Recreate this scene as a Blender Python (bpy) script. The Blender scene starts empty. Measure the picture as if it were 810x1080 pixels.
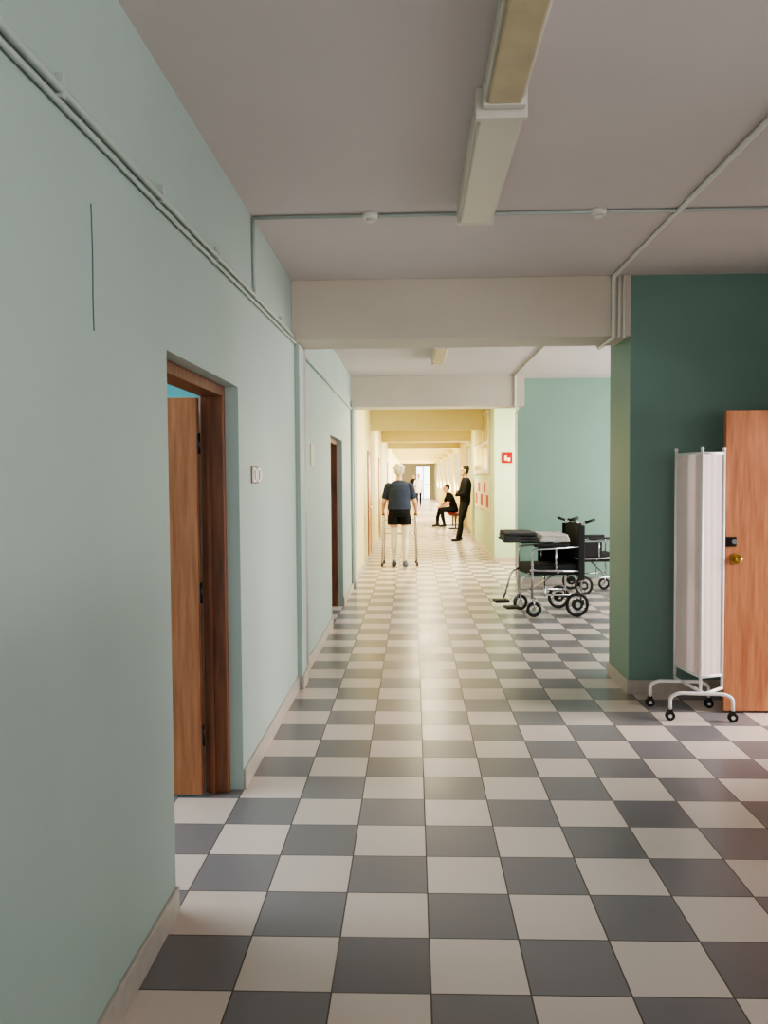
import bpy, bmesh, math, random
from mathutils import Vector, Matrix, Quaternion
from mathutils.kdtree import KDTree
from mathutils.bvhtree import BVHTree
random.seed(7)
S = bpy.context.scene
COL = S.collection

# ------------------------------------------------------------------ materials
def s2l(c):
    return tuple(((x/255)/12.92 if x/255 <= .04045 else ((x/255+.055)/1.055)**2.4) for x in c)

def mat(name, rgb, rough=.6, metal=0, var=.06, scale=3.0, bump=0.0, bscale=60, spec=.5, stretch=(1,1,1), rgb2=None):
    m = bpy.data.materials.new(name); m.use_nodes = True
    nt = m.node_tree; N = nt.nodes; L = nt.links
    b = N['Principled BSDF']
    b.inputs['Roughness'].default_value = rough
    b.inputs['Metallic'].default_value = metal
    b.inputs['Specular IOR Level'].default_value = spec
    c = s2l(rgb)
    c2 = s2l(rgb2) if rgb2 else tuple(max(0, x*(1-var*2.5)) for x in c)
    tc = N.new('ShaderNodeTexCoord'); mp = N.new('ShaderNodeMapping')
    mp.inputs['Scale'].default_value = stretch
    L.new(tc.outputs['Object'], mp.inputs['Vector'])
    n = N.new('ShaderNodeTexNoise'); n.inputs['Scale'].default_value = scale
    n.inputs['Detail'].default_value = 5
    L.new(mp.outputs[0], n.inputs['Vector'])
    r = N.new('ShaderNodeValToRGB')
    r.color_ramp.elements[0].position = .3; r.color_ramp.elements[1].position = .68
    r.color_ramp.elements[0].color = (*c2, 1); r.color_ramp.elements[1].color = (*c, 1)
    L.new(n.outputs['Fac'], r.inputs['Fac']); L.new(r.outputs['Color'], b.inputs['Base Color'])
    if bump > 0:
        n2 = N.new('ShaderNodeTexNoise'); n2.inputs['Scale'].default_value = bscale
        n2.inputs['Detail'].default_value = 3
        L.new(tc.outputs['Object'], n2.inputs['Vector'])
        bp = N.new('ShaderNodeBump'); bp.inputs['Strength'].default_value = bump
        bp.inputs['Distance'].default_value = .01
        L.new(n2.outputs['Fac'], bp.inputs['Height']); L.new(bp.outputs[0], b.inputs['Normal'])
    return m

def wood(name, a, b_, rough=.4):
    m = mat(name, a, rough=rough, rgb2=b_, scale=4.0, stretch=(9, 9, .8))
    return m

M = {}
M['mint'] = mat('wall_paint_mint', (177, 193, 186), .55, var=.03, scale=1.3, bump=.12, bscale=25)
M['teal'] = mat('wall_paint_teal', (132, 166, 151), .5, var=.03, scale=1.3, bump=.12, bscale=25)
M['tealshade'] = mat('wall_paint_teal_shaded', (114, 146, 136), .5, var=.03, scale=1.3, bump=.12, bscale=25)  # same teal paint, with the shade on the backlit pier front put into the colour
M['cream'] = mat('wall_paint_cream', (232, 222, 162), .55, var=.03, scale=1.3, bump=.1, bscale=25)
M['endw'] = mat('wall_paint_end', (226, 222, 206), .55, var=.03, scale=1.3)
M['palegreen'] = mat('wall_paint_pale_green', (186, 208, 176), .55, var=.03, scale=1.3, bump=.1, bscale=25)
M['turq'] = mat('wall_paint_turquoise', (120, 200, 210), .55, var=.03)
M['ceil'] = mat('ceiling_paint', (214, 204, 202), .8, var=.03, scale=.7, bump=.15, bscale=18)
M['beam'] = mat('beam_paint', (212, 201, 186), .7, var=.035, scale=1.5, bump=.15, bscale=18)
M['base'] = mat('baseboard_tile', (190, 180, 170), .35, var=.05, scale=20)
M['trunk'] = mat('conduit_paint', (182, 192, 186), .45, var=.02)
M['white'] = mat('white_plastic', (226, 222, 214), .4, var=.02)
M['lampw'] = mat('lamp_housing_white', (220, 214, 202), .4, var=.02)
M['lampy'] = mat('lamp_diffuser_aged', (200, 184, 150), .35, var=.08, scale=8)
M['crack'] = mat('crack_dark', (95, 112, 106), .9)
M['wood'] = wood('door_wood', (194, 130, 92), (162, 99, 66), .38)
M['woodd'] = wood('door_frame_wood', (140, 84, 54), (102, 58, 38), .42)
M['metal'] = mat('chrome', (205, 205, 208), .22, metal=1, var=.01)
M['dmetal'] = mat('dark_metal', (60, 56, 52), .35, metal=.9, var=.01)
M['brass'] = mat('brass', (190, 160, 90), .3, metal=1, var=.02)
M['wpaint'] = mat('white_enamel_tube', (240, 236, 234), .3, var=.01)
M['black'] = mat('black_fabric', (20, 20, 23), .75, var=.1, scale=30, bump=.2, bscale=200)
M['rubber'] = mat('black_rubber', (22, 22, 24), .6, var=.05)
M['greycloth'] = mat('grey_cloth', (78, 78, 80), .85, var=.12, scale=14, bump=.5, bscale=40)
M['whitecloth'] = mat('white_cloth', (226, 222, 218), .85, var=.05, scale=14, bump=.5, bscale=30)
M['red'] = mat('red_plastic', (120, 14, 14), .4, var=.03)
M['signred'] = mat('sign_red', (150, 8, 8), .5, var=.03, spec=.2)
M['paper'] = mat('paper', (232, 222, 200), .8, var=.03, scale=20)
M['pinkpaper'] = mat('pink_paper', (196, 90, 74), .8, var=.2, scale=30)
M['glassy'] = mat('window_glazing', (226, 214, 150), .15, var=.05)
def fabric():
    m = mat('screen_fabric', (248, 230, 226), .85, var=.02, scale=6, bump=.2, bscale=80)
    nt = m.node_tree; N = nt.nodes; L = nt.links
    out = [n for n in N if n.type == 'OUTPUT_MATERIAL'][0]; b = N['Principled BSDF']
    t = N.new('ShaderNodeBsdfTranslucent'); t.inputs['Color'].default_value = (.9, .74, .70, 1)
    mx = N.new('ShaderNodeMixShader'); mx.inputs[0].default_value = .3
    L.new(b.outputs[0], mx.inputs[1]); L.new(t.outputs[0], mx.inputs[2]); L.new(mx.outputs[0], out.inputs['Surface'])
    return m
M['fabric'] = fabric()

def floor_mat():
    m = bpy.data.materials.new('floor_checker_tiles'); m.use_nodes = True
    nt = m.node_tree; N = nt.nodes; L = nt.links; b = N['Principled BSDF']
    tc = N.new('ShaderNodeTexCoord'); sx = N.new('ShaderNodeSeparateXYZ')
    L.new(tc.outputs['Object'], sx.inputs[0])
    def mth(op, a, bb=None, c=None):
        n = N.new('ShaderNodeMath'); n.operation = op
        for i, v in enumerate((a, bb, c)):
            if v is None: continue
            if isinstance(v, (int, float)): n.inputs[i].default_value = v
            else: L.new(v, n.inputs[i])
        return n.outputs[0]
    T = .3
    u = mth('DIVIDE', mth('SUBTRACT', sx.outputs[0], .045-30*T), T)
    v = mth('DIVIDE', mth('SUBTRACT', sx.outputs[1], 2.42-30*T), T)
    fu = mth('FLOOR', u); fv = mth('FLOOR', v)
    par = mth('MODULO', mth('ADD', fu, fv), 2.0)       # 0 -> light
    def edge(x):
        fr = mth('FRACT', x); return mth('MINIMUM', fr, mth('SUBTRACT', 1.0, fr))
    e = mth('MINIMUM', edge(u), edge(v))
    grout = mth('LESS_THAN', e, .0085)
    cb = N.new('ShaderNodeCombineXYZ'); L.new(fu, cb.inputs[0]); L.new(fv, cb.inputs[1])
    wn = N.new('ShaderNodeTexWhiteNoise'); wn.noise_dimensions = '2D'; L.new(cb.outputs[0], wn.inputs['Vector'])
    nz = N.new('ShaderNodeTexNoise'); nz.inputs['Scale'].default_value = 150; nz.inputs['Detail'].default_value = 2
    L.new(tc.outputs['Object'], nz.inputs['Vector'])
    nl = N.new('ShaderNodeTexNoise'); nl.inputs['Scale'].default_value = 1.7; nl.inputs['Detail'].default_value = 2
    L.new(tc.outputs['Object'], nl.inputs['Vector'])
    def mix(f, a, bb):
        n = N.new('ShaderNodeMix'); n.data_type = 'RGBA'
        L.new(f, n.inputs[0])
        for i, q in ((6, a), (7, bb)):
            if isinstance(q, tuple): n.inputs[i].default_value = (*q, 1)
            else: L.new(q, n.inputs[i])
        return n.outputs[2]
    base = mix(par, s2l((212, 198, 189)), s2l((126, 121, 124)))
    k = mth('ADD', mth('ADD', mth('MULTIPLY', wn.outputs[0], .14), .84),
            mth('ADD', mth('MULTIPLY', nz.outputs[0], .09), mth('MULTIPLY', nl.outputs[0], .14)))
    k = mth('SUBTRACT', k, .06)
    vm = N.new('ShaderNodeVectorMath'); vm.operation = 'SCALE'
    L.new(base, vm.inputs[0]); L.new(k, vm.inputs['Scale'])
    fin = mix(grout, vm.outputs[0], s2l((92, 80, 72)))
    L.new(fin, b.inputs['Base Color'])
    rg = mth('ADD', mth('MULTIPLY', wn.outputs[0], .07), mth('ADD', .27, mth('MULTIPLY', grout, .4)))
    L.new(rg, b.inputs['Roughness'])
    bp = N.new('ShaderNodeBump'); bp.inputs['Strength'].default_value = .3; bp.inputs['Distance'].default_value = .003
    L.new(mth('SUBTRACT', 1.0, grout), bp.inputs['Height'])
    L.new(bp.outputs[0], b.inputs['Normal'])
    return m
M['floor'] = floor_mat()

# ------------------------------------------------------------------ builder
class Bld:
    def __init__(s, name):
        s.name = name; s.bm = bmesh.new(); s.mats = []
    def mi(s, key):
        if key not in s.mats: s.mats.append(key)
        return s.mats.index(key)
    def _tag(s, faces, key, smooth=False):
        i = s.mi(key)
        for f in faces: f.material_index = i; f.smooth = smooth
    def box(s, x0, x1, y0, y1, z0, z1, key, bev=0, rot=None, piv=None):
        r = bmesh.ops.create_cube(s.bm, size=1)
        vs = r['verts']
        mt = Matrix.Translation(((x0+x1)/2, (y0+y1)/2, (z0+z1)/2)) @ Matrix.Diagonal((abs(x1-x0), abs(y1-y0), abs(z1-z0), 1))
        bmesh.ops.transform(s.bm, matrix=mt, verts=vs)
        fs = set(f for v in vs for f in v.link_faces)
        s._tag(fs, key)
        if bev > 0:
            es = list(set(e for f in fs for e in f.edges))
            rr = bmesh.ops.bevel(s.bm, geom=es, offset=bev, segments=2, affect='EDGES', profile=.5)
            s._tag(rr['faces'], key)
        return s
    def cyl(s, p0, p1, r, key, r1=None, seg=12, smooth=True):
        p0 = Vector(p0); p1 = Vector(p1); d = p1-p0
        rr = bmesh.ops.create_cone(s.bm, cap_ends=True, segments=seg, radius1=r, radius2=r if r1 is None else r1, depth=d.length)
        q = d.normalized().to_track_quat('Z', 'Y')
        bmesh.ops.transform(s.bm, matrix=Matrix.Translation((p0+p1)/2) @ q.to_matrix().to_4x4(), verts=rr['verts'])
        fs = set(f for v in rr['verts'] for f in v.link_faces)
        i = s.mi(key)
        for f in fs: f.material_index = i; f.smooth = smooth and len(f.verts) == 4
        return s
    def sph(s, c, r, key, seg=12):
        rr = bmesh.ops.create_uvsphere(s.bm, u_segments=seg, v_segments=seg//2+2, radius=1)
        if isinstance(r, (int, float)): r = (r, r, r)
        bmesh.ops.transform(s.bm, matrix=Matrix.Translation(c) @ Matrix.Diagonal((*r, 1)), verts=rr['verts'])
        s._tag(set(f for v in rr['verts'] for f in v.link_faces), key, True); return s
    def tube(s, pts, r, key, seg=10, corner=.12):
        pts = [Vector(p) for p in pts]
        out = [pts[0]]
        for a, b, c in zip(pts, pts[1:], pts[2:]):
            l = min((a-b).length, (c-b).length, corner)*.45
            p = b+(a-b).normalized()*l; q = b+(c-b).normalized()*l
            for t in (0, .25, .5, .75, 1):
                out.append((1-t)**2*p+2*t*(1-t)*b+t*t*q)
        out.append(pts[-1])
        rings = []; prev = None
        for i, p in enumerate(out):
            d = (out[min(i+1, len(out)-1)]-out[max(i-1, 0)]).normalized()
            if prev is None:
                n = d.orthogonal().normalized()
            else:
                n = (prev-d*prev.dot(d)).normalized()
            prev = n; b2 = d.cross(n)
            rings.append([s.bm.verts.new(p+r*(math.cos(2*math.pi*k/seg)*n+math.sin(2*math.pi*k/seg)*b2)) for k in range(seg)])
        fs = []
        for a, b in zip(rings, rings[1:]):
            for k in range(seg):
                fs.append(s.bm.faces.new((a[k], a[(k+1) % seg], b[(k+1) % seg], b[k])))
        s._tag(fs, key, True)
        s._tag([s.bm.faces.new(rings[0][::-1]), s.bm.faces.new(rings[-1])], key); return s
    def torus(s, c, axis, R, r, key, n=28, m=8):
        c = Vector(c); ax = Vector(axis).normalized(); u = ax.orthogonal().normalized(); v = ax.cross(u)
        g = []
        for i in range(n):
            a = 2*math.pi*i/n; d = math.cos(a)*u+math.sin(a)*v
            g.append([s.bm.verts.new(c+d*(R+r*math.cos(2*math.pi*j/m))+ax*r*math.sin(2*math.pi*j/m)) for j in range(m)])
        fs = [s.bm.faces.new((g[i][j], g[(i+1) % n][j], g[(i+1) % n][(j+1) % m], g[i][(j+1) % m])) for i in range(n) for j in range(m)]
        s._tag(fs, key, True); return s
    def wheel(s, c, axis, R, wdt, key_t='rubber', key_h='metal', spokes=6):
        c = Vector(c); ax = Vector(axis).normalized()
        s.torus(c, ax, R-wdt*.5, wdt*.5, key_t)
        s.cyl(c-ax*wdt*.6, c+ax*wdt*.6, R*.22, key_h)
        u = ax.orthogonal().normalized(); v = ax.cross(u)
        for i in range(spokes):
            a = 2*math.pi*i/spokes; s.cyl(c, c+(R-wdt*.7)*(math.cos(a)*u+math.sin(a)*v), wdt*.16, key_h, seg=6)
        return s
    def grid(s, fn, nu, nv, key, thick=0):
        vs = [[s.bm.verts.new(fn(i/nu, j/nv)) for j in range(nv+1)] for i in range(nu+1)]
        fs = [s.bm.faces.new((vs[i][j], vs[i+1][j], vs[i+1][j+1], vs[i][j+1])) for i in range(nu) for j in range(nv)]
        s._tag(fs, key, True); return s
    def done(s, loc=(0, 0, 0), rotz=0, scale=1):
        bmesh.ops.recalc_face_normals(s.bm, faces=s.bm.faces)
        me = bpy.data.meshes.new(s.name); s.bm.to_mesh(me); s.bm.free()
        for k in s.mats: me.materials.append(M[k])
        o = bpy.data.objects.new(s.name, me); COL.objects.link(o)
        o.location = loc; o.rotation_euler = (0, 0, rotz); o.scale = (scale,)*3
        return o
def B1(name, x0, x1, y0, y1, z0, z1, key, bev=0):
    return Bld(name).box(x0, x1, y0, y1, z0, z1, key, bev).done()

CH = 2.95           # ceiling height
WX = -.855          # left wall face
WT = .20
# ------------------------------------------------------------------ shell
B1('floor', -4.2, 5.4, -4, 63, -.1, 0, 'floor')
B1('ceiling', -4.2, 5.4, -4, 63, CH, CH+.1, 'ceil')
D1 = (2.86, 4.03); D2 = (8.55, 9.95); DH = 2.0
w = Bld('wall_left')
w.box(WX-WT, WX, -4, D1[0], 0, CH, 'mint')
w.box(WX-WT, WX, D1[0], D1[1], DH, CH, 'mint')
w.box(WX-WT, WX, D1[1], D2[0], 0, CH, 'mint')
w.box(WX-WT, WX, D2[0], D2[1], DH, CH, 'mint')
w.box(WX-WT, WX, D2[1], 11.85, 0, CH, 'mint')
w.box(WX-WT, WX, 11.85, 63, 0, CH, 'cream')
w.box(WX, WX+.035, 5.98, 6.22, 0, 2.52, 'mint')
w.box(WX, WX+.035, 11.5, 11.85, 0, 2.52, 'mint')
w.done()
bb = Bld('baseboard_left')
for a, b in ((-4, D1[0]), (D1[1], 5.98), (6.22, D2[0]), (D2[1], 11.5), (11.85, 62)):
    bb.box(WX, WX+.014, a, b, 0, .1, 'base', .003)
bb.box(WX+.035, WX+.047, 5.97, 6.23, 0, .1, 'base'); bb.box(WX+.035, WX+.047, 11.49, 11.86, 0, .1, 'base')
bb.done()

# right side
CX = 1.525
w = Bld('wall_right_pier'); w.box(CX+.004, 5.2, 5.88, 6.466, 0, CH, 'tealshade'); w.box(CX, CX+.004, 5.882, 6.47, 0, CH, 'teal'); w.box(CX+.004, 5.2, 6.466, 6.47, 0, CH, 'teal'); w.done()  # front in the shaded copy of the teal, end and back skins in the lit one
bb = Bld('baseboard_right'); bb.box(CX-.012, 2.94, 5.866, 5.88, 0, .1, 'base', .003); bb.box(CX-.014, CX, 5.868, 6.47, 0, .1, 'base', .003)
bb.done()
w = Bld('wall_right_hall')
w.box(2.95, 3.1, -4, -.6, 0, CH, 'mint'); w.box(2.95, 3.1, -.6, 2.2, 0, 1.27, 'mint'); w.box(2.95, 3.1, -.6, 2.2, 2.6, CH, 'mint')
w.box(2.95, 3.1, 2.2, 4.5, 0, CH, 'mint'); w.box(2.95, 3.1, 4.5, 5.44, 2.03, CH, 'mint'); w.box(2.95, 3.1, 5.44, 5.88, 0, CH, 'mint')
w.done()
w = Bld('window_1')
for y in (-.6, .8, 2.15): w.box(2.98, 3.06, y, y+.05, 1.27, 2.6, 'white', .005)
w.box(2.98, 3.06, -.6, 2.2, 1.27, 1.32, 'white', .005); w.box(2.98, 3.06, -.6, 2.2, 2.55, 2.6, 'white', .005); w.done()
B1('wall_back', -.855, 2.95, -4.1, -3.95, 0, CH, 'mint')
w = Bld('wall_right_room'); w.box(5.2, 5.3, 2, 5.88, 0, CH, 'mint'); w.box(3.1, 5.2, 2.2, 2.3, 0, CH, 'mint'); w.done()
# bay
w = Bld('wall_bay_back'); w.box(1.497, 5.2, 11.9, 12.1, 0, CH, 'teal'); w.done()
bb = Bld('baseboard_bay'); bb.box(1.487, 5.2, 11.886, 11.9, 0, .1, 'base', .003); bb.done()
w = Bld('wall_bay_right')
w.box(5.2, 5.35, 6.0, 7.2, 0, CH, 'teal'); w.box(5.2, 5.35, 11.2, 12.1, 0, CH, 'teal')
w.box(5.2, 5.35, 7.2, 11.2, 0, .8, 'teal'); w.box(5.2, 5.35, 7.2, 11.2, 2.5, CH, 'teal'); w.done()
w = Bld('window_2')
for y in (7.2, 8.5, 9.8, 11.14): w.box(5.24, 5.3, y, y+.06, .8, 2.5, 'white')
w.box(5.24, 5.3, 7.2, 11.2, .8, .86, 'white'); w.box(5.24, 5.3, 7.2, 11.2, 2.44, 2.5, 'white'); w.done()
# recess 12.1 - 15
w = Bld('wall_recess'); w.box(2.7, 2.85, 12.1, 12.5, 0, CH, 'palegreen'); w.box(2.7, 2.85, 14.7, 15.15, 0, CH, 'palegreen')
w.box(2.7, 2.85, 12.5, 14.7, 0, .7, 'palegreen'); w.box(2.7, 2.85, 12.5, 14.7, 2.6, CH, 'palegreen')
w.box(1.47, 2.7, 15.0, 15.15, 0, CH, 'palegreen'); w.done()
w = Bld('wall_right_far'); w.box(1.47, 1.6, 15.15, 21, 0, CH, 'palegreen'); w.box(1.6, 1.75, 20.9, 21.05, 0, CH, 'cream')
wins = [(23.4, 24.8), (29.2, 32.6), (35.2, 38.2), (41, 44), (46.6, 50), (52, 56)]
y = 21.0
for a, b in wins:
    w.box(1.6, 1.75, y, a, 0, CH, 'cream'); w.box(1.6, 1.75, a, b, 0, .85, 'cream'); w.box(1.6, 1.75, a, b, 2.45, CH, 'cream'); y = b
w.box(1.6, 1.75, y, 63, 0, CH, 'cream'); w.done()
w = Bld('window_3')
for a, b in wins:
    for yy in (a, (a+b)/2, b-.06): w.box(1.64, 1.7, yy, yy+.06, .85, 2.45, 'white')
    w.box(1.64, 1.7, a, b, .85, .91, 'white'); w.box(1.64, 1.7, a, b, 2.39, 2.45, 'white')
w.done()
bb = Bld('baseboard_far'); bb.box(1.456, 1.47, 14.986, 20.9, 0, .1, 'base'); bb.box(1.456, 2.7, 14.986, 15.0, 0, .1, 'base'); bb.box(1.586, 1.6, 21, 62, 0, .1, 'base'); bb.done()
w = Bld('wall_end'); w.box(-.855, .2, 62, 62.15, 0, CH, 'endw'); w.box(1.3, 1.6, 62, 62.15, 0, CH, 'endw'); w.box(.2, 1.3, 62, 62.15, 2.4, CH, 'endw'); w.done()
w = Bld('door_end')
for x in (.2, .72, 1.24): w.box(x, x+.06, 62.02, 62.1, 0, 2.4, 'white')
w.box(.2, 1.3, 62.02, 62.1, 2.34, 2.4, 'white'); w.box(.2, 1.3, 62.02, 62.1, 1.0, 1.06, 'white'); w.done()
# beams
def beam(n, y0, y1, x1, zb=2.53, key='beam'):
    B1(n, WX, x1, y0, y1, zb, CH, key, .004)
beam('trim_1', 5.87, 6.30, CX)
beam('trim_2', 11.42, 11.88, 1.53)
yb = 17.0; k = 3
while yb < 61:
    beam('trim_%d' % k, yb, yb+.45, 1.47 if yb < 20 else 1.6, key='cream'); yb += 5.6; k += 1
def room(n, y0, y1):
    w = Bld(n); w.box(-4.1, -4.0, y0, y1, 0, CH, 'turq'); w.box(-4, WX-WT, y0-.1, y0, 0, CH, 'turq'); w.box(-4, WX-WT, y1, y1+.1, 0, CH, 'turq'); w.done()
room('wall_ward', 1.0, 6.4); room('wall_office', 7.2, 11.3)

# ------------------------------------------------------------------ doors left
def door_left(n, a, b):
    o = Bld(n)
    fx0, fx1 = WX-.175, WX-.065
    o.box(fx0, fx1, b-.05, b-.001, 0.002, DH-.001, 'woodd', .004)
    o.box(fx0, fx1, a+.001, a+.05, 0.002, DH-.001, 'woodd', .004)
    o.box(fx0, fx1, a+.05, b-.05, DH-.05, DH-.001, 'woodd', .004)
    o.box(fx0+.03, fx0+.05, b-.065, b-.05, 0.002, DH-.05, 'woodd')
    lx1 = fx0-.006; lx0 = lx1-.86; ly = b-.085
    o.box(lx0, lx1, ly-.02, ly+.02, .012, DH-.06, 'wood', .003)
    o.box(lx1-.001, lx1+.003, ly-.019, ly+.019, .013, DH-.061, 'woodd')
    for z in (.3, 1.0, 1.72):
        o.cyl((lx1+.006, ly+.0, z-.05), (lx1+.006, ly, z+.05), .008, 'dmetal')
        o.box(lx1, lx1+.004, ly-.018, ly+.02, z-.045, z+.045, 'metal')
    o.cyl((lx0+.07, ly-.02, 1.0), (lx0+.07, ly-.06, 1.0), .01, 'metal'); o.cyl((lx0+.07, ly-.06, 1.0), (lx0+.19, ly-.06, 1.0), .009, 'metal')
    o.box(lx0+.04, lx0+.1, ly-.024, ly-.02, .92, 1.08, 'metal')
    return o.done()
door_left('door_1', *D1); door_left('door_2', *D2)
def door_flush(n, y):
    o = Bld(n)
    x = WX
    o.box(x, x+.02, y, y+.07, 0, 2.05, 'woodd', .003); o.box(x, x+.02, y+.93, y+1.0, 0, 2.05, 'woodd', .003); o.box(x, x+.02, y+.07, y+.93, 1.98, 2.05, 'woodd', .003)
    o.box(x, x+.012, y+.07, y+.93, .01, 1.98, 'wood'); o.box(x+.012, x+.018, y+.17, y+.83, .2, .85, 'wood', .003); o.box(x+.012, x+.018, y+.17, y+.83, 1.0, 1.85, 'wood', .003)
    o.cyl((x+.012, y+.15, 1), (x+.06, y+.15, 1), .01, 'metal'); o.cyl((x+.06, y+.15, 1), (x+.06, y+.27, 1), .009, 'metal')
    o.done()
for i, y in enumerate((15.4, 20.3, 27, 34, 42)): door_flush('door_%d' % (3+i), y)

# right door leaf (open)
o = Bld('door_8')
o.box(2.015, 2.925, 5.40, 5.44, .012, 1.97, 'wood', .003)
o.box(2.017, 2.085, 5.388, 5.40, 1.09, 1.155, 'dmetal', .003)
o.cyl((2.065, 5.388, 1.122), (2.065, 5.375, 1.122), .016, 'metal')
o.box(1.995, 2.02, 5.405, 5.43, 1.105, 1.14, 'dmetal')
o.cyl((2.085, 5.40, 1.01), (2.085, 5.392, 1.01), .036, 'brass', seg=20); o.cyl((2.085, 5.392, 1.01), (2.085, 5.365, 1.01), .012, 'brass'); o.sph((2.085, 5.352, 1.01), .024, 'brass')
for z in (.3, 1.7): o.cyl((2.93, 5.395, z-.05), (2.93, 5.395, z+.05), .008, 'dmetal')
o.done()
o = Bld('trim_door_frame'); o.box(2.945, 3.09, 4.5, 4.55, 0, 2.03, 'woodd'); o.box(2.945, 3.09, 4.55, 5.44, 1.99, 2.03, 'woodd'); o.done()

# ------------------------------------------------------------------ conduits / wall fittings
o = Bld('wall_cable_trunking')
pts = [(WX+.012, -3.9, 2.47), (WX+.012, 1.7, 2.487), (WX+.012, 2.85, 2.50), (WX+.012, 4.43, 2.53), (WX+.012, 6.0, 2.56)]
o.tube(pts, .012, 'trunk', 8)
o.tube([(p[0], p[1], p[2]-.035) for p in pts], .008, 'trunk', 8)
o.tube([(WX+.012, 6.26, 2.5), (WX+.012, 11.4, 2.5)], .012, 'trunk', 8)
for y in (1.2, 2.0, 2.8, 3.6, 4.43, 5.3): o.box(WX, WX+.022, y-.008, y+.008, 2.455+.017*(y-1.2), 2.515+.017*(y-1.2), 'trunk', .003)
o.tube([(WX+.012, 4.43, 2.53), (WX+.012, 4.43, CH-.01)], .010, 'trunk', 8)
o.tube([(WX+.02, 6.28, 2.52), (WX+.02, 6.28, .1)], .014, 'white', 8)
o.tube([(WX+.02, 6.36, 2.62), (WX+.02, 6.36, .1)], .014, 'white', 8)
o.tube([(WX+.02, 11.93, 2.6), (WX+.02, 11.93, .1)], .018, 'white', 8)
o.tube([(WX+.02, 11.3, 2.6), (WX+.02, 11.3, .1)], .018, 'trunk', 8)
o.done()
o = Bld('ceiling_cable_conduit')
o.tube([(WX+.01, 4.43, CH-.012), (2.94, 4.43, CH-.012)], .010, 'trunk', 8)
for x in (-.22, .98):
    o.cyl((x, 4.43, CH), (x, 4.43, CH-.03), .045, 'white', r1=.038, seg=20)
    o.cyl((x, 4.43, CH-.03), (x, 4.43, CH-.045), .02, 'white', seg=16)
X = 1.40
o.tube([(X-.02, -3.5, CH-.012), (X, 5.852, CH-.014), (X, 5.852, 2.514), (X, 6.318, 2.514), (X, 6.318, CH-.014), (X, 11.405, CH-.014), (X, 11.405, 2.514), (X+.075, 11.7, 2.514), (X+.075, 11.9, 2.45), (X+.075, 11.9, .1)], .014, 'white', 8, corner=.04)
for x in (1.44, 1.475):
    o.tube([(x, 5.858, CH-.001), (x, 5.858, 2.515)], .010, 'white', 8)
o.done()
o = Bld('wall_crack'); o.tube([(WX+.001, 2.2, 2.285), (WX+.001, 2.205, 2.15), (WX+.001, 2.2, 2.02), (WX+.001, 2.203, 1.95)], .0022, 'crack', 6); o.done()
o = Bld('light_switch')
for y in (4.37, 4.49):
    o.box(WX, WX+.016, y-.04, y+.04, 1.53, 1.61, 'white', .006); o.box(WX+.016, WX+.024, y-.022, y+.022, 1.545, 1.595, 'white', .004)
    o.box(WX+.0, WX+.006, y-.046, y+.046, 1.525, 1.615, 'woodd', .002)
o.done()
o = Bld('wall_notice'); o.box(WX, WX+.008, 6.85, 7.05, 1.66, 1.84, 'paper'); o.done()

def lamp_closed(n, x, y0, y1, key, wd=.17, th=.07):
    o = Bld(n)
    o.box(x-wd/2, x+wd/2, y0, y1, CH-th, CH, 'lampw', .006)
    o.box(x-wd/2+.012, x+wd/2-.012, y0+.02, y1-.02, CH-th-.02, CH-th, key, .008)
    o.box(x-wd/2-.004, x+wd/2+.004, y0-.006, y0+.03, CH-th-.024, CH, 'lampw', .004)
    o.box(x-wd/2-.004, x+wd/2+.004, y1-.03, y1+.006, CH-th-.024, CH, 'lampw', .004)
    o.done()
lamp_closed('ceiling_lamp', .33, 1.75, 3.02, 'lampy', .145, .06)
lamp_closed('ceiling_lamp', .325, 3.04, 4.3, 'lampw', .18, .085)
lamp_closed('ceiling_lamp', .30, 8.5, 9.75, 'lampy', .15, .06)
for y in (13.6, 19, 25, 31, 37, 43): lamp_closed('ceiling_lamp', .3, y, y+1.25, 'lampw', .15, .05)

o = Bld('glazed_wall_panel')
x = 1.469
o.box(x-.03, x, 15.9, 19.6, 1.62, 2.86, 'white', .004)
for y in (16.0, 17.2, 18.4):
    o.box(x-.034, x-.03, y+.03, y+1.1, 1.7, 2.2, 'glassy'); o.box(x-.034, x-.03, y+.03, y+1.1, 2.26, 2.8, 'glassy')
o.done()
o = Bld('notice_board')
o.box(x-.02, x, 15.8, 19.4, .88, 1.5, 'paper', .004)
for i, y in enumerate((15.95, 16.6, 17.3, 18.0, 18.7)):
    o.box(x-.024, x-.02, y, y+.5, .95+.03*(i % 2), 1.2, 'pinkpaper' if i % 2 == 0 else 'whitecloth'); o.box(x-.024, x-.02, y, y+.45, 1.24, 1.44, 'pinkpaper' if i % 2 else 'whitecloth')
o.done()
o = Bld('fire_hydrant_sign'); o.box(1.6, 1.79, 14.985, 15, 1.8, 1.99, 'signred', .003); o.box(1.65, 1.69, 14.981, 14.985, 1.85, 1.94, 'paper'); o.box(1.7, 1.75, 14.981, 14.985, 1.84, 1.9, 'paper'); o.done()

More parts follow.
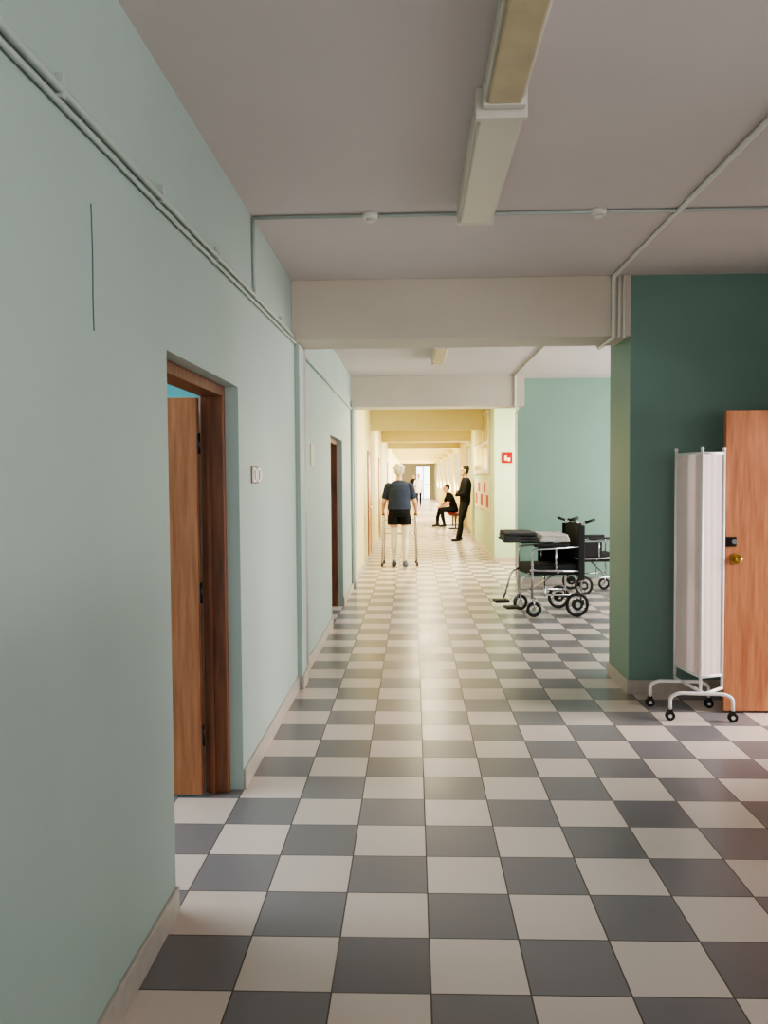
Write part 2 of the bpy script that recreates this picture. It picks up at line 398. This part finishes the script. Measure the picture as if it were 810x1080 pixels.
# ------------------------------------------------------------------ folding screen
o = Bld('folding_screen')
posts = [(1.775, 5.64), (1.83, 5.30), (1.99, 5.365)]
for (x, y) in posts:
    o.cyl((x, y, .17), (x, y, 1.72), .010, 'wpaint'); o.sph((x, y, 1.722), .0125, 'wpaint')
def panel(a, b, off):
    a = Vector((*a, 0)); b = Vector((*b, 0)); d = b-a; n = Vector((-d.y, d.x, 0)).normalized()
    ins = .012/d.length
    o.tube([a+Vector((0, 0, 1.69)), b+Vector((0, 0, 1.69))], .009, 'wpaint'); o.tube([a+Vector((0, 0, .26)), b+Vector((0, 0, .26))], .009, 'wpaint')
    def fn(u, v):
        t = ins+(1-2*ins)*u
        return a+d*t+n*(.0006*math.sin(u*math.pi*6+v)+off)+Vector((0, 0, .26+1.43*v))
    o.grid(fn, 60, 6, 'fabric')
panel(posts[0], posts[1], 0); panel(posts[1], posts[2], 0)
def foot(cx, cy, ang, hw=.19):
    c, s_ = math.cos(ang), math.sin(ang)
    P = lambda t, z: (cx+c*t, cy+s_*t, z)
    o.tube([P(-hw, .062), P(-hw, .15), P(-hw+.05, .175), P(hw-.05, .175), P(hw, .15), P(hw, .062)], .011, 'wpaint')
    for t in (-hw, hw):
        p = P(t, .03); ax = Vector((-s_, c, 0))
        o.cyl(Vector(p)-ax*.011, Vector(p)+ax*.011, .030, 'rubber', seg=20); o.cyl(Vector(p)-ax*.015, Vector(p)+ax*.015, .012, 'metal', seg=12)
        o.box(p[0]-.014, p[0]+.014, p[1]-.018, p[1]+.018, .055, .07, 'dmetal', .003)
foot(1.775, 5.54, -.08); foot(1.81, 5.22, -.1)
o.tube([(1.775, 5.54, .175), (1.775, 5.64, .18)], .01, 'wpaint')
o.tube([(1.99, 5.365, .175), (1.83, 5.22, .175)], .010, 'wpaint')
o.tube([(1.775, 5.64, .175), (1.83, 5.22, .175)], .010, 'wpaint')
o.done()

# ------------------------------------------------------------------ wheelchair (local forward = -X)
def wheelchair(loc, rotz, extras=False, sc=1):
    o = Bld('wheelchair')
    for s in (-1, 1):
        y = s*.25
        o.tube([(.30, y, .16), (.30, y, .98), (.42, y, 1.02)], .0125, 'metal')
        o.tube([(.34, y, .995), (.45, y, 1.03)], .018, 'rubber')
        o.tube([(-.24, y, .20), (-.24, y, .72), (.30, y, .74)], .0125, 'metal')
        o.tube([(-.26, y, .50), (.30, y, .48)], .0125, 'metal')
        o.tube([(-.24, y, .24), (.30, y, .22)], .0125, 'metal')
        o.box(-.22, .16, y-.03, y+.03, .745, .78, 'rubber', .012)
        o.tube([(.02, y, .5), (.02, y, .73)], .010, 'metal')
        if s > 0: o.box(-.02, .27, y-.004, y+.004, .52, .71, 'black')
        o.wheel((.24, y+s*.045, .13), (0, 1, 0), .13, .036, spokes=5); o.cyl((.24, y-.01, .13), (.24, y+s*.06, .13), .01, 'metal')
        o.cyl((.24, y+s*.028, .13), (.24, y+s*.062, .13), .06, 'rubber')
        o.box(.2, .33, y-.01, y+.01, .12, .17, 'dmetal', .003)
        o.wheel((-.22, y, .085), (0, 1, 0), .085, .036, spokes=4)
        o.tube([(-.22, y-.024, .085), (-.23, y-.024, .19)], .006, 'metal'); o.tube([(-.22, y+.024, .085), (-.23, y+.024, .19)], .006, 'metal')
        o.box(-.255, -.205, y-.03, y+.03, .185, .2, 'metal', .003)
        o.tube([(-.24, y*.9, .48), (-.33, y*.9, .44), (-.42, y*.9, .14)], .011, 'metal')
        o.box(-.53, -.37, y*.9-.075, y*.9+.075, .10, .125, 'rubber', .008)
    o.tube([(-.1, -.25, .22), (.05, .25, .48)], .01, 'metal'); o.tube([(-.1, .25, .22), (.05, -.25, .48)], .01, 'metal')
    o.tube([(.3, -.25, .6), (.3, .25, .6)], .008, 'metal')
    o.grid(lambda u, v: Vector((.285+.035*math.sin(math.pi*u), -.25+.5*u, .42+.55*v)), 12, 8, 'black')
    o.grid(lambda u, v: Vector((.318+.035*math.sin(math.pi*u), -.25+.5*u, .42+.55*v)), 12, 8, 'black')
    o.box(.265, .335, -.264, -.243, .38, .97, 'black', .006); o.box(.265, .335, .243, .264, .38, .97, 'black', .006)
    o.box(-.25, .27, -.235, .235, .44, .55, 'black', .02)
    return o.done(loc, rotz, sc)
wheelchair((1.51, 9.40, 0), .16, sc=1.04)
wheelchair((2.42, 11.1, 0), math.pi+.1, sc=.97)
def cloth(name, key, x0, x1, y0, y1, z, h, amp):
    o = Bld(name)
    for layer in range(3):
        za = z+h*layer/3; zb = z+h*(layer+1)/3-.004; sh = .01*layer
        o.box(x0+sh, x1-sh, y0+sh, y1-sh, za, zb, key, min(.012, h/8))
    ob = o.done()
    m = ob.modifiers.new('sub', 'SUBSURF'); m.levels = 2; m.render_levels = 2; m.subdivision_type = 'SIMPLE'
    t = bpy.data.textures.new(name+'_tex', 'CLOUDS'); t.noise_scale = .12
    d = ob.modifiers.new('disp', 'DISPLACE'); d.texture = t; d.strength = amp; d.mid_level = .5
    return ob
cloth('folded_blanket', 'greycloth', 0.99, 1.375, 9.05, 9.68, .83, .11, .03)
cloth('folded_sheet', 'whitecloth', 1.395, 1.72, 9.12, 9.7, .83, .085, .03)

# ------------------------------------------------------------------ waiting bench
o = Bld('waiting_bench')
for i in range(4):
    y = 24.9+i*.6
    def seat(u, v, y=y):
        if v < .5:
            t = v*2; return Vector((1.08+.36*t, y-.24+.48*u, .45+.02*math.cos(math.pi*u*2)-.03*t))
        t = (v-.5)*2; return Vector((1.44+.1*t, y-.24+.48*u, .42+.42*t+.0))
    o.grid(seat, 8, 12, 'red'); o.grid(lambda u, v, y=y: seat(u, v, y)-Vector((-.008, 0, .02)), 8, 12, 'red')
o.box(1.24, 1.30, 24.6, 27.0, .34, .39, 'dmetal', .004)
for y in (24.9, 26.6):
    o.box(1.25, 1.29, y-.02, y+.02, .02, .35, 'dmetal'); o.box(1.06, 1.5, y-.025, y+.025, 0, .03, 'dmetal', .004)
    for k in (-.1, .1): o.cyl((1.27, y+k*0, .36), (1.30, y+k, .42), .01, 'dmetal')
o.done()

# ------------------------------------------------------------------ walker frame (local, faces +Y)
o = Bld('walking_frame')
for s in (-1, 1):
    x = s*.29
    o.tube([(x+s*.02, .10, .02), (x, .16, .86), (x, .22, .90), (x, .40, .90), (x-s*.02, .46, .84), (x-s*.0, .58, .02)], .0135, 'metal')
    o.tube([(x, .22, .90), (x, .39, .90)], .017, 'rubber')
    o.tube([(x+s*.012, .13, .42), (x, .53, .42)], .010, 'metal')
    for yy in (.10, .58):
        o.cyl((x+(s*.02 if yy < .3 else 0), yy, 0), (x+(s*.02 if yy < .3 else 0), yy, .05), .02, 'rubber', r1=.016)
o.tube([(-.28, .47, .80), (-.1, .50, .80), (.1, .50, .80), (.28, .47, .80)], .011, 'metal')
o.tube([(-.28, .51, .55), (0, .53, .55), (.28, .51, .55)], .011, 'metal')
MX, MY = -.245, 14.35
o.done((MX, MY, 0), 0)

# ------------------------------------------------------------------ people
M['skin'] = mat('skin', (206, 160, 136), .55, var=.04, scale=12)
M['hairgrey'] = mat('hair_grey', (206, 198, 180), .9, var=.08, scale=40, bump=.8, bscale=120)
M['hairdark'] = mat('hair_dark', (40, 30, 26), .8, var=.1, scale=40, bump=.6, bscale=120)
M['navy'] = mat('tshirt_navy', (46, 54, 76), .9, var=.08, scale=10, bump=.4, bscale=25, spec=.2)
M['shorts'] = mat('shorts_black', (18, 20, 25), .9, var=.08, scale=10, bump=.4, bscale=25, spec=.2)
M['stock'] = mat('stockings_white', (222, 216, 204), .75, var=.02, scale=20)
M['slip'] = mat('slipper_blue', (70, 82, 110), .7, var=.05)
M['eye'] = mat('eye', (40, 30, 26), .3); M['lip'] = mat('lip', (160, 90, 84), .5)
M['jacket'] = mat('jacket_black', (20, 20, 23), .85, var=.08, scale=10, bump=.4, bscale=25, spec=.2)
M['jeans'] = mat('trousers_dark', (26, 27, 33), .85, var=.08, scale=10, spec=.2)
M['shoe'] = mat('shoe_dark', (30, 26, 24), .5); M['coat'] = mat('coat_white', (232, 232, 230), .8, var=.04)

class Fig:
    def __init__(s): s.v = []; s.f = []; s.l = []
    def _rings(s, rings, lab):
        base = len(s.v); n = len(rings[0])
        for r in rings:
            for p in r: s.v.append(tuple(p)); s.l.append(lab)
        for i in range(len(rings)-1):
            for k in range(n):
                a = base+i*n+k; b = base+i*n+(k+1) % n
                s.f.append((a, b, b+n, a+n))
        s.f.append(tuple(base+k for k in range(n))[::-1]); m = base+(len(rings)-1)*n
        s.f.append(tuple(m+k for k in range(n)))
    def cap(s, p0, r0, p1, r1, lab, n=16, flat=1.0, fax=None):
        p0 = Vector(p0); p1 = Vector(p1); d = (p1-p0); L = d.length; d = d.normalized()
        u = d.orthogonal().normalized() if fax is None else (Vector(fax)-d*Vector(fax).dot(d)).normalized()
        w_ = d.cross(u); R = []
        def ring(c, r): R.append([c+r*(math.cos(2*math.pi*k/n)*u*flat+math.sin(2*math.pi*k/n)*w_) for k in range(n)])
        for a in (80, 60, 40, 20): ring(p0-d*r0*math.sin(math.radians(a)), r0*math.cos(math.radians(a)))
        st = max(2, int(L/.015))
        for i in range(st+1): t = i/st; ring(p0+d*L*t, r0+(r1-r0)*t)
        for a in (20, 40, 60, 80): ring(p1+d*r1*math.sin(math.radians(a)), r1*math.cos(math.radians(a)))
        s._rings(R, lab)
    def chain(s, pts, lab, **k):
        for (a, ra), (b, rb) in zip(pts, pts[1:]): s.cap(a, ra, b, rb, lab, **k)
    def ell(s, c, r, lab, n=28, m=20):
        c = Vector(c); R = []
        for i in range(1, m):
            a = math.pi*i/m-math.pi/2
            R.append([c+Vector((r[0]*math.cos(a)*math.cos(2*math.pi*k/n), r[1]*math.cos(a)*math.sin(2*math.pi*k/n), r[2]*math.sin(a))) for k in range(n)])
        s._rings(R, lab)
    def loft(s, prof, lab, n=44):
        R = []
        for a, b in zip(prof, prof[1:]):
            st = max(1, int(abs(b[2]-a[2])/.015))
            for i in range(st):
                t = i/st; q = [a[j]+(b[j]-a[j])*t for j in range(5)]; R.append(q)
        R.append(prof[-1])
        s._rings([[Vector((q[0]+q[3]*math.cos(2*math.pi*k/n), q[1]+q[4]*math.sin(2*math.pi*k/n), q[2])) for k in range(n)] for q in R], lab)
    def head(s, c, hair, k=1.0, long=0, fluffy=False):
        c = Vector(c); V = lambda x, y, z: c+Vector((x, y, z))*k
        s.ell(V(0, -.008, .025), (.076*k, .094*k, .092*k), 'skin'); s.ell(V(0, .022, -.045), (.058*k, .068*k, .078*k), 'skin')
        s.cap(V(0, .088, .01), .009*k, V(0, .105, -.022), .014*k, 'skin', n=10)
        for q in (-1, 1):
            s.ell(V(q*.08, -.005, -.008), (.012*k, .02*k, .034*k), 'skin', 12, 8); s.ell(V(q*.03, .079, .008), (.014*k, .01*k, .009*k), 'eye', 10, 8)
        s.ell(V(0, .083, -.062), (.024*k, .01*k, .008*k), 'lip', 10, 8)
        s.ell(V(0, -.034, .052), (.089*k, .096*k, .088*k), hair)
        s.ell(V(0, -.055, -.005-long), (.077*k, .06*k, (.07+long)*k), hair)
        if fluffy:
            rnd = random.Random(3)
            for i in range(46):
                a = rnd.uniform(0, 2*math.pi); e = rnd.uniform(-.6, 1.3)
                p = V(.09*math.cos(a)*math.cos(e), -.035+.095*math.sin(a)*math.cos(e), .045+.092*math.sin(e))
                if p.y > c.y+.04 and e < .7: continue
                s.ell(p, (.022, .022, .022), hair, 8, 6)
    def grip(s, bar, bd, out, wrist, lab='skin'):
        bar = Vector(bar); bd = Vector(bd).normalized(); out = Vector(out).normalized(); up = Vector((0, 0, 1))
        s.cap(wrist, .026, bar+up*.03-bd*.01, .030, lab, flat=.8)
        s.cap(bar+up*.03-bd*.035, .016, bar+up*.03+bd*.04, .016, lab)
        for i, ln in enumerate((.85, 1.0, .95, .75)):
            off = bd*(.034-.022*i); pts = []
            for j, ang in enumerate((70, 10, -50, -50-55*ln)):
                a = math.radians(ang); pts.append((bar+off+(out*math.cos(a)+up*math.sin(a))*.026, .0090-.0006*j))
            s.chain(pts, lab, n=10)
        s.chain([(bar+up*.03+bd*.02-out*.015, .012), (bar-out*.028+bd*.04, .0105), (bar-out*.02+bd*.05-up*.02, .009)], lab, n=10)
    def hand(s, wrist, d, side, lab='skin', curl=.5):
        w_ = Vector(wrist); d = Vector(d).normalized(); side = Vector(side); side = (side-d*side.dot(d)).normalized(); nrm = d.cross(side)
        s.cap(w_, .024, w_+d*.08, .036, lab, flat=.45, fax=nrm)
        for i, ln in enumerate((.068, .078, .073, .056)):
            p = w_+d*.085+side*(.030-.020*i); pts = [(p, .0095)]; a = 0
            for j, fr in enumerate((.45, .32, .23)):
                a += curl*.8; q = pts[-1][0]+(d*math.cos(a)+nrm*math.sin(a))*ln*fr; pts.append((q, .009-.0007*j))
            s.chain(pts, lab, n=10)
        s.chain([(w_+d*.025+side*.022, .013), (w_+d*.055+side*.048, .0105), (w_+d*.08+side*.052+nrm*.012, .009)], lab, n=10)
    def foot(s, ankle, ang, lab):
        a = Vector(ankle); f = Vector((math.sin(ang), math.cos(ang), 0))
        g = lambda t, z, r=0: Vector((a.x, a.y, 0))+f*t+Vector((0, 0, z))
        s.cap(g(-.045, .045), .04, g(.05, .045), .042, lab); s.cap(g(.05, .04), .04, g(.15, .03), .03, lab)
        sd = Vector((f.y, -f.x, 0)); s.cap(g(.06, .03)+sd*.015, .028, g(.14, .025)+sd*.018, .023, lab); s.cap(g(.06, .03)-sd*.015, .028, g(.13, .025)-sd*.018, .023, lab)
        s.cap(g(0, .06), .038, a, .041, lab)
    def build(s, name, labels, loc, rotz=0, vox=.007, sm=2, sc=1):
        me = bpy.data.meshes.new('tmp'); me.from_pydata(s.v, [], s.f); me.update()
        bm = bmesh.new(); bm.from_mesh(me); bmesh.ops.recalc_face_normals(bm, faces=bm.faces); bm.to_mesh(me); bm.free()
        t = bpy.data.objects.new('tmp', me); COL.objects.link(t)
        r = t.modifiers.new('r', 'REMESH'); r.mode = 'VOXEL'; r.voxel_size = vox; r.adaptivity = 0
        q = t.modifiers.new('s', 'SMOOTH'); q.iterations = sm; q.factor = .5
        dg = bpy.context.evaluated_depsgraph_get(); dg.update()
        nm = bpy.data.meshes.new_from_object(t.evaluated_get(dg)); bpy.data.objects.remove(t)
        bvh = BVHTree.FromPolygons([v.co.copy() for v in nm.vertices], [tuple(p.vertices) for p in nm.polygons])
        keep = []
        for i, p in enumerate(s.v):
            _, _, _, dist = bvh.find_nearest(Vector(p))
            if dist is not None and dist < vox*.6: keep.append(i)
        kd = KDTree(len(keep))
        for i in keep: kd.insert(s.v[i], i)
        kd.balance()
        nm.materials.clear(); keys = []
        for lb in labels.values():
            if lb not in keys: keys.append(lb)
        for k in keys: nm.materials.append(M[k])
        for p in nm.polygons:
            res = kd.find_n(p.center, 5); vote = {}
            for _, i, dd in res: vote[s.l[i]] = vote.get(s.l[i], 0)+1/(dd+.004)
            p.material_index = keys.index(labels[max(vote, key=vote.get)]); p.use_smooth = True
        nm.name = name
        o = bpy.data.objects.new(name, nm); COL.objects.link(o); o.location = loc; o.rotation_euler = (0, 0, rotz); o.scale = (sc,)*3
        zmin = min(v.co.z for v in nm.vertices); o.location.z = -zmin*sc+.001
        return o

# --- elderly man with walking frame (faces +Y, away)
f = Fig()
for s in (-1, 1):
    ky = .05 if s < 0 else .02; ay = .06 if s < 0 else -.06
    hip = (s*.09, -.03, .90); kn = (s*.098, ky, .50); an = (s*.092, ay, .10)
    f.chain([(hip, .075), ((s*.1, -.0, .74), .070), (kn, .056)], 'stock')
    f.cap((s*.1, .0, .80), .074, (s*.1, .0, .725), .074, 'skin')
    cf = (s*.1, (ky+ay)/2-.018, .36)
    f.chain([(kn, .055), (cf, .057), ((s*.094, ay-.005, .2), .040), (an, .036)], 'stock')
    f.foot((s*.095, ay, .09), s*.12, 'slip')
    f.loft([(s*.1, -.01, .735, .108, .112), (s*.1, -.015, .85, .105, .118), (s*.085, -.025, .96, .10, .12)], 'shorts')
f.loft([(0, -.03, .88, .18, .12), (0, -.03, .95, .190, .134), (0, -.02, 1.04, .185, .130)], 'shorts')
f.loft([(0, -.02, 1.0, .206, .150), (0, -.01, 1.10, .194, .140), (0, .01, 1.22, .192, .134), (0, .03, 1.34, .20, .132), (0, .045, 1.42, .19, .118), (0, .06, 1.475, .135, .088), (0, .07, 1.505, .07, .065)], 'shirt')
f.cap((0, .07, 1.48), .056, (0, .10, 1.56), .052, 'skin')
f.head((0, .125, 1.655), 'hair', .98, fluffy=True)
for s in (-1, 1):
    sh = Vector((s*.188, .045, 1.40)); el = Vector((s*.268, .03, 1.13)); wr = Vector((s*.292, .235, .975))
    f.cap(sh, .070, sh.lerp(el, .45), .064, 'shirt'); f.cap(sh.lerp(el, .45), .064, sh.lerp(el, .66), .064, 'shirt')
    f.chain([(sh.lerp(el, .5), .046), (el, .043), (el.lerp(wr, .3), .041), (wr, .027)], 'skin')
    f.grip((s*.29, .305, .90), (0, 1, 0), (s, 0, 0), wr)
f.build('elderly_man', {'skin': 'skin', 'hair': 'hairgrey', 'eye': 'eye', 'lip': 'lip', 'shirt': 'navy', 'shorts': 'shorts', 'stock': 'stock', 'slip': 'slip'}, (MX, MY, 0), 0, .007)

# --- person in black leaning with the back on the wall, faces -X
f = Fig()
for s in (-1, 1):
    fy = .10 if s < 0 else .02
    hip = (s*.09, -.03, .95); kn = (s*.1, .04+fy*.4, .52); an = (s*.1, .06+fy, .10)
    f.chain([(hip, .10), ((s*.1, .01, .75), .088), (kn, .066), ((s*.1, .03+fy*.7, .33), .062), (an, .055)], 'leg')
    f.foot(an, s*.15, 'shoe')
f.loft([(0, -.03, .86, .17, .12), (0, -.04, .98, .185, .13), (0, -.04, 1.1, .18, .13), (0, -.05, 1.25, .20, .14), (0, -.06, 1.4, .21, .135), (0, -.06, 1.48, .17, .11), (0, -.055, 1.54, .085, .08)], 'top')
f.cap((0, -.05, 1.52), .056, (0, -.035, 1.6), .054, 'skin'); f.head((0, -.015, 1.70), 'hair', 1.04)
for s in (-1, 1):
    sh = Vector((s*.20, -.06, 1.45)); el = Vector((s*.25, .03, 1.17)); wr = Vector((-s*.03+.0, .17, 1.16+.04*s))
    f.chain([(sh, .070), (sh.lerp(el, .5), .060), (el, .054), (wr, .038)], 'top')
    f.hand(wr, (-s*1.0, .05, .1), (0, .1, 1), curl=.4)
f.build('standing_visitor', {'skin': 'skin', 'hair': 'hairdark', 'eye': 'eye', 'lip': 'lip', 'top': 'jacket', 'leg': 'jeans', 'shoe': 'shoe'}, (1.22, 20.1, 0), math.pi/2+.15, .008)

# --- seated visitor
f = Fig()
for s in (-1, 1):
    f.chain([((s*.1, 0, .535), .095), ((s*.13, .42, .53), .068), ((s*.12, .44+.05*s, .3), .06), ((s*.11, .42+.08*s, .10), .048)], 'leg')
    f.foot((s*.11, .42+.08*s, .09), s*.1, 'shoe')
f.loft([(0, -.02, .455, .17, .12), (0, -.02, .55, .18, .13), (0, .02, .7, .17, .12), (0, .08, .85, .19, .125), (0, .13, .97, .19, .115), (0, .155, 1.03, .14, .09), (0, .17, 1.07, .08, .075)], 'top')
f.cap((0, .17, 1.04), .054, (0, .21, 1.11), .052, 'skin'); f.head((0, .245, 1.20), 'hair')
for s in (-1, 1):
    sh = Vector((s*.19, .13, .98)); el = Vector((s*.22, .25, .72)); wr = Vector((s*.07, .42, .63))
    f.chain([(sh, .066), (sh.lerp(el, .6), .062)], 'top'); f.chain([(sh.lerp(el, .6), .044), (el, .042), (wr, .03)], 'skin')
    f.hand(wr, (-s*.4, .7, -.2), (-s, 0, .5), curl=.6)
f.build('seated_visitor', {'skin': 'skin', 'hair': 'hairdark', 'eye': 'eye', 'lip': 'lip', 'top': 'jacket', 'leg': 'jeans', 'shoe': 'shoe'}, (1.27, 26.1, 0), math.pi/2+.25, .009)

# --- walking staff far away
def walking(name, top, loc, rz):
    f = Fig()
    for s in (-1, 1):
        st = .16*s
        f.chain([((s*.09, 0, .92), .095), ((s*.09, st*.6, .5), .062), ((s*.09, st-.03, .1), .045)], 'leg'); f.foot((s*.09, st-.03, .09), 0, 'shoe')
    f.loft([(0, 0, .72, .19, .15), (0, 0, .95, .18, .13), (0, 0, 1.1, .15, .11), (0, 0, 1.3, .18, .12), (0, 0, 1.4, .17, .1), (0, 0, 1.48, .06, .06)], 'top')
    f.cap((0, 0, 1.45), .05, (0, .01, 1.53), .05, 'skin'); f.head((0, .02, 1.62), 'hair')
    for s in (-1, 1):
        sh = Vector((s*.17, 0, 1.38)); el = Vector((s*.23, -.04, 1.12)); wr = Vector((s*.22, .1-.08*s, .90))
        f.chain([(sh, .06), (el, .05)], 'top'); f.chain([(el, .042), (wr, .028)], 'skin'); f.hand(wr, (0, .2, -1), (-s*.3, 1, 0))
    f.build(name, {'skin': 'skin', 'hair': 'hairdark', 'eye': 'eye', 'lip': 'lip', 'top': top, 'leg': 'jeans', 'shoe': 'shoe'}, loc, rz, .012)
walking('nurse', 'coat', (.30, 45, 0), math.pi)
walking('walking_visitor', 'jacket', (.02, 57, 0), math.pi)

# ------------------------------------------------------------------ lights
def area(n, loc, to, sx, sy, p, c):
    l = bpy.data.lights.new(n, 'AREA'); l.shape = 'RECTANGLE'; l.size = sx; l.size_y = sy; l.energy = p; l.color = c
    o = bpy.data.objects.new(n, l); COL.objects.link(o); o.location = loc
    o.rotation_euler = (Vector(to)-Vector(loc)).to_track_quat('-Z', 'Y').to_euler(); return o
area('light_window_hall', (8.0, 1.4, 1.40), (0, 1.4, 1.5), 2.4, .3, 120, (1, .96, .93))
area('light_fill_back', (1.1, -3.9, 1.6), (1.1, 0, 1.5), 3.2, 2.2, 80, (1, .93, .91))  # added fill light behind the camera; the back wall has no window
area('light_side_room', (4.9, 4.9, 1.75), (0, 4.9, .7), 1.6, 1.3, 330, (1, .91, .88))
area('light_window_bay', (5.15, 9.2, 1.65), (1, 9.2, 1.4), 3.9, 1.6, 200, (1, .94, .87))
area('light_window_recess', (2.68, 13.6, 1.65), (0, 13.6, 1.5), 2.1, 1.8, 180, (1, .86, .60))
for i, (a, b) in enumerate(wins):
    area('light_window_far_%d' % i, (1.62, (a+b)/2, 1.65), (0, (a+b)/2, 1.5), b-a-.1, 1.5, 180*(b-a)/1.6, (1, .86, .58))
area('light_ward', (-3.0, 3.6, 2.85), (-3.0, 3.6, 0), 1.5, 1.5, 110, (.95, 1, 1))
area('light_office', (-2.8, 9.2, 2.85), (-2.8, 9.2, 0), 1.5, 1.5, 40, (.95, 1, 1))
area('light_lamp_far', (.3, 19.6, 2.86), (.3, 19.6, 0), .14, 1.1, 180, (1, .84, .52))
area('light_lamp_far', (.3, 14.2, 2.86), (.3, 14.2, 0), .14, 1.1, 65, (1, .86, .56))

W = bpy.data.worlds.new('World'); S.world = W; W.use_nodes = True
W.node_tree.nodes['Background'].inputs[0].default_value = (.95, .97, 1, 1); W.node_tree.nodes['Background'].inputs[1].default_value = 5
try: S.view_settings.look = 'AgX - Medium High Contrast'
except Exception as ex: print('look', ex)

# ------------------------------------------------------------------ camera
cam = bpy.data.cameras.new('camera'); co = bpy.data.objects.new('camera', cam); COL.objects.link(co)
cam.sensor_fit = 'HORIZONTAL'; cam.sensor_width = 36; cam.lens = 870/810*36; cam.clip_end = 200
R = Matrix.Rotation(math.atan(31/870), 4, 'Z') @ Matrix.Rotation(math.radians(90)-math.atan(36/870), 4, 'X') @ Matrix.Rotation(math.radians(-.4), 4, 'Z')
co.matrix_world = Matrix.Translation((0, 0, 1.55)) @ R
S.camera = co
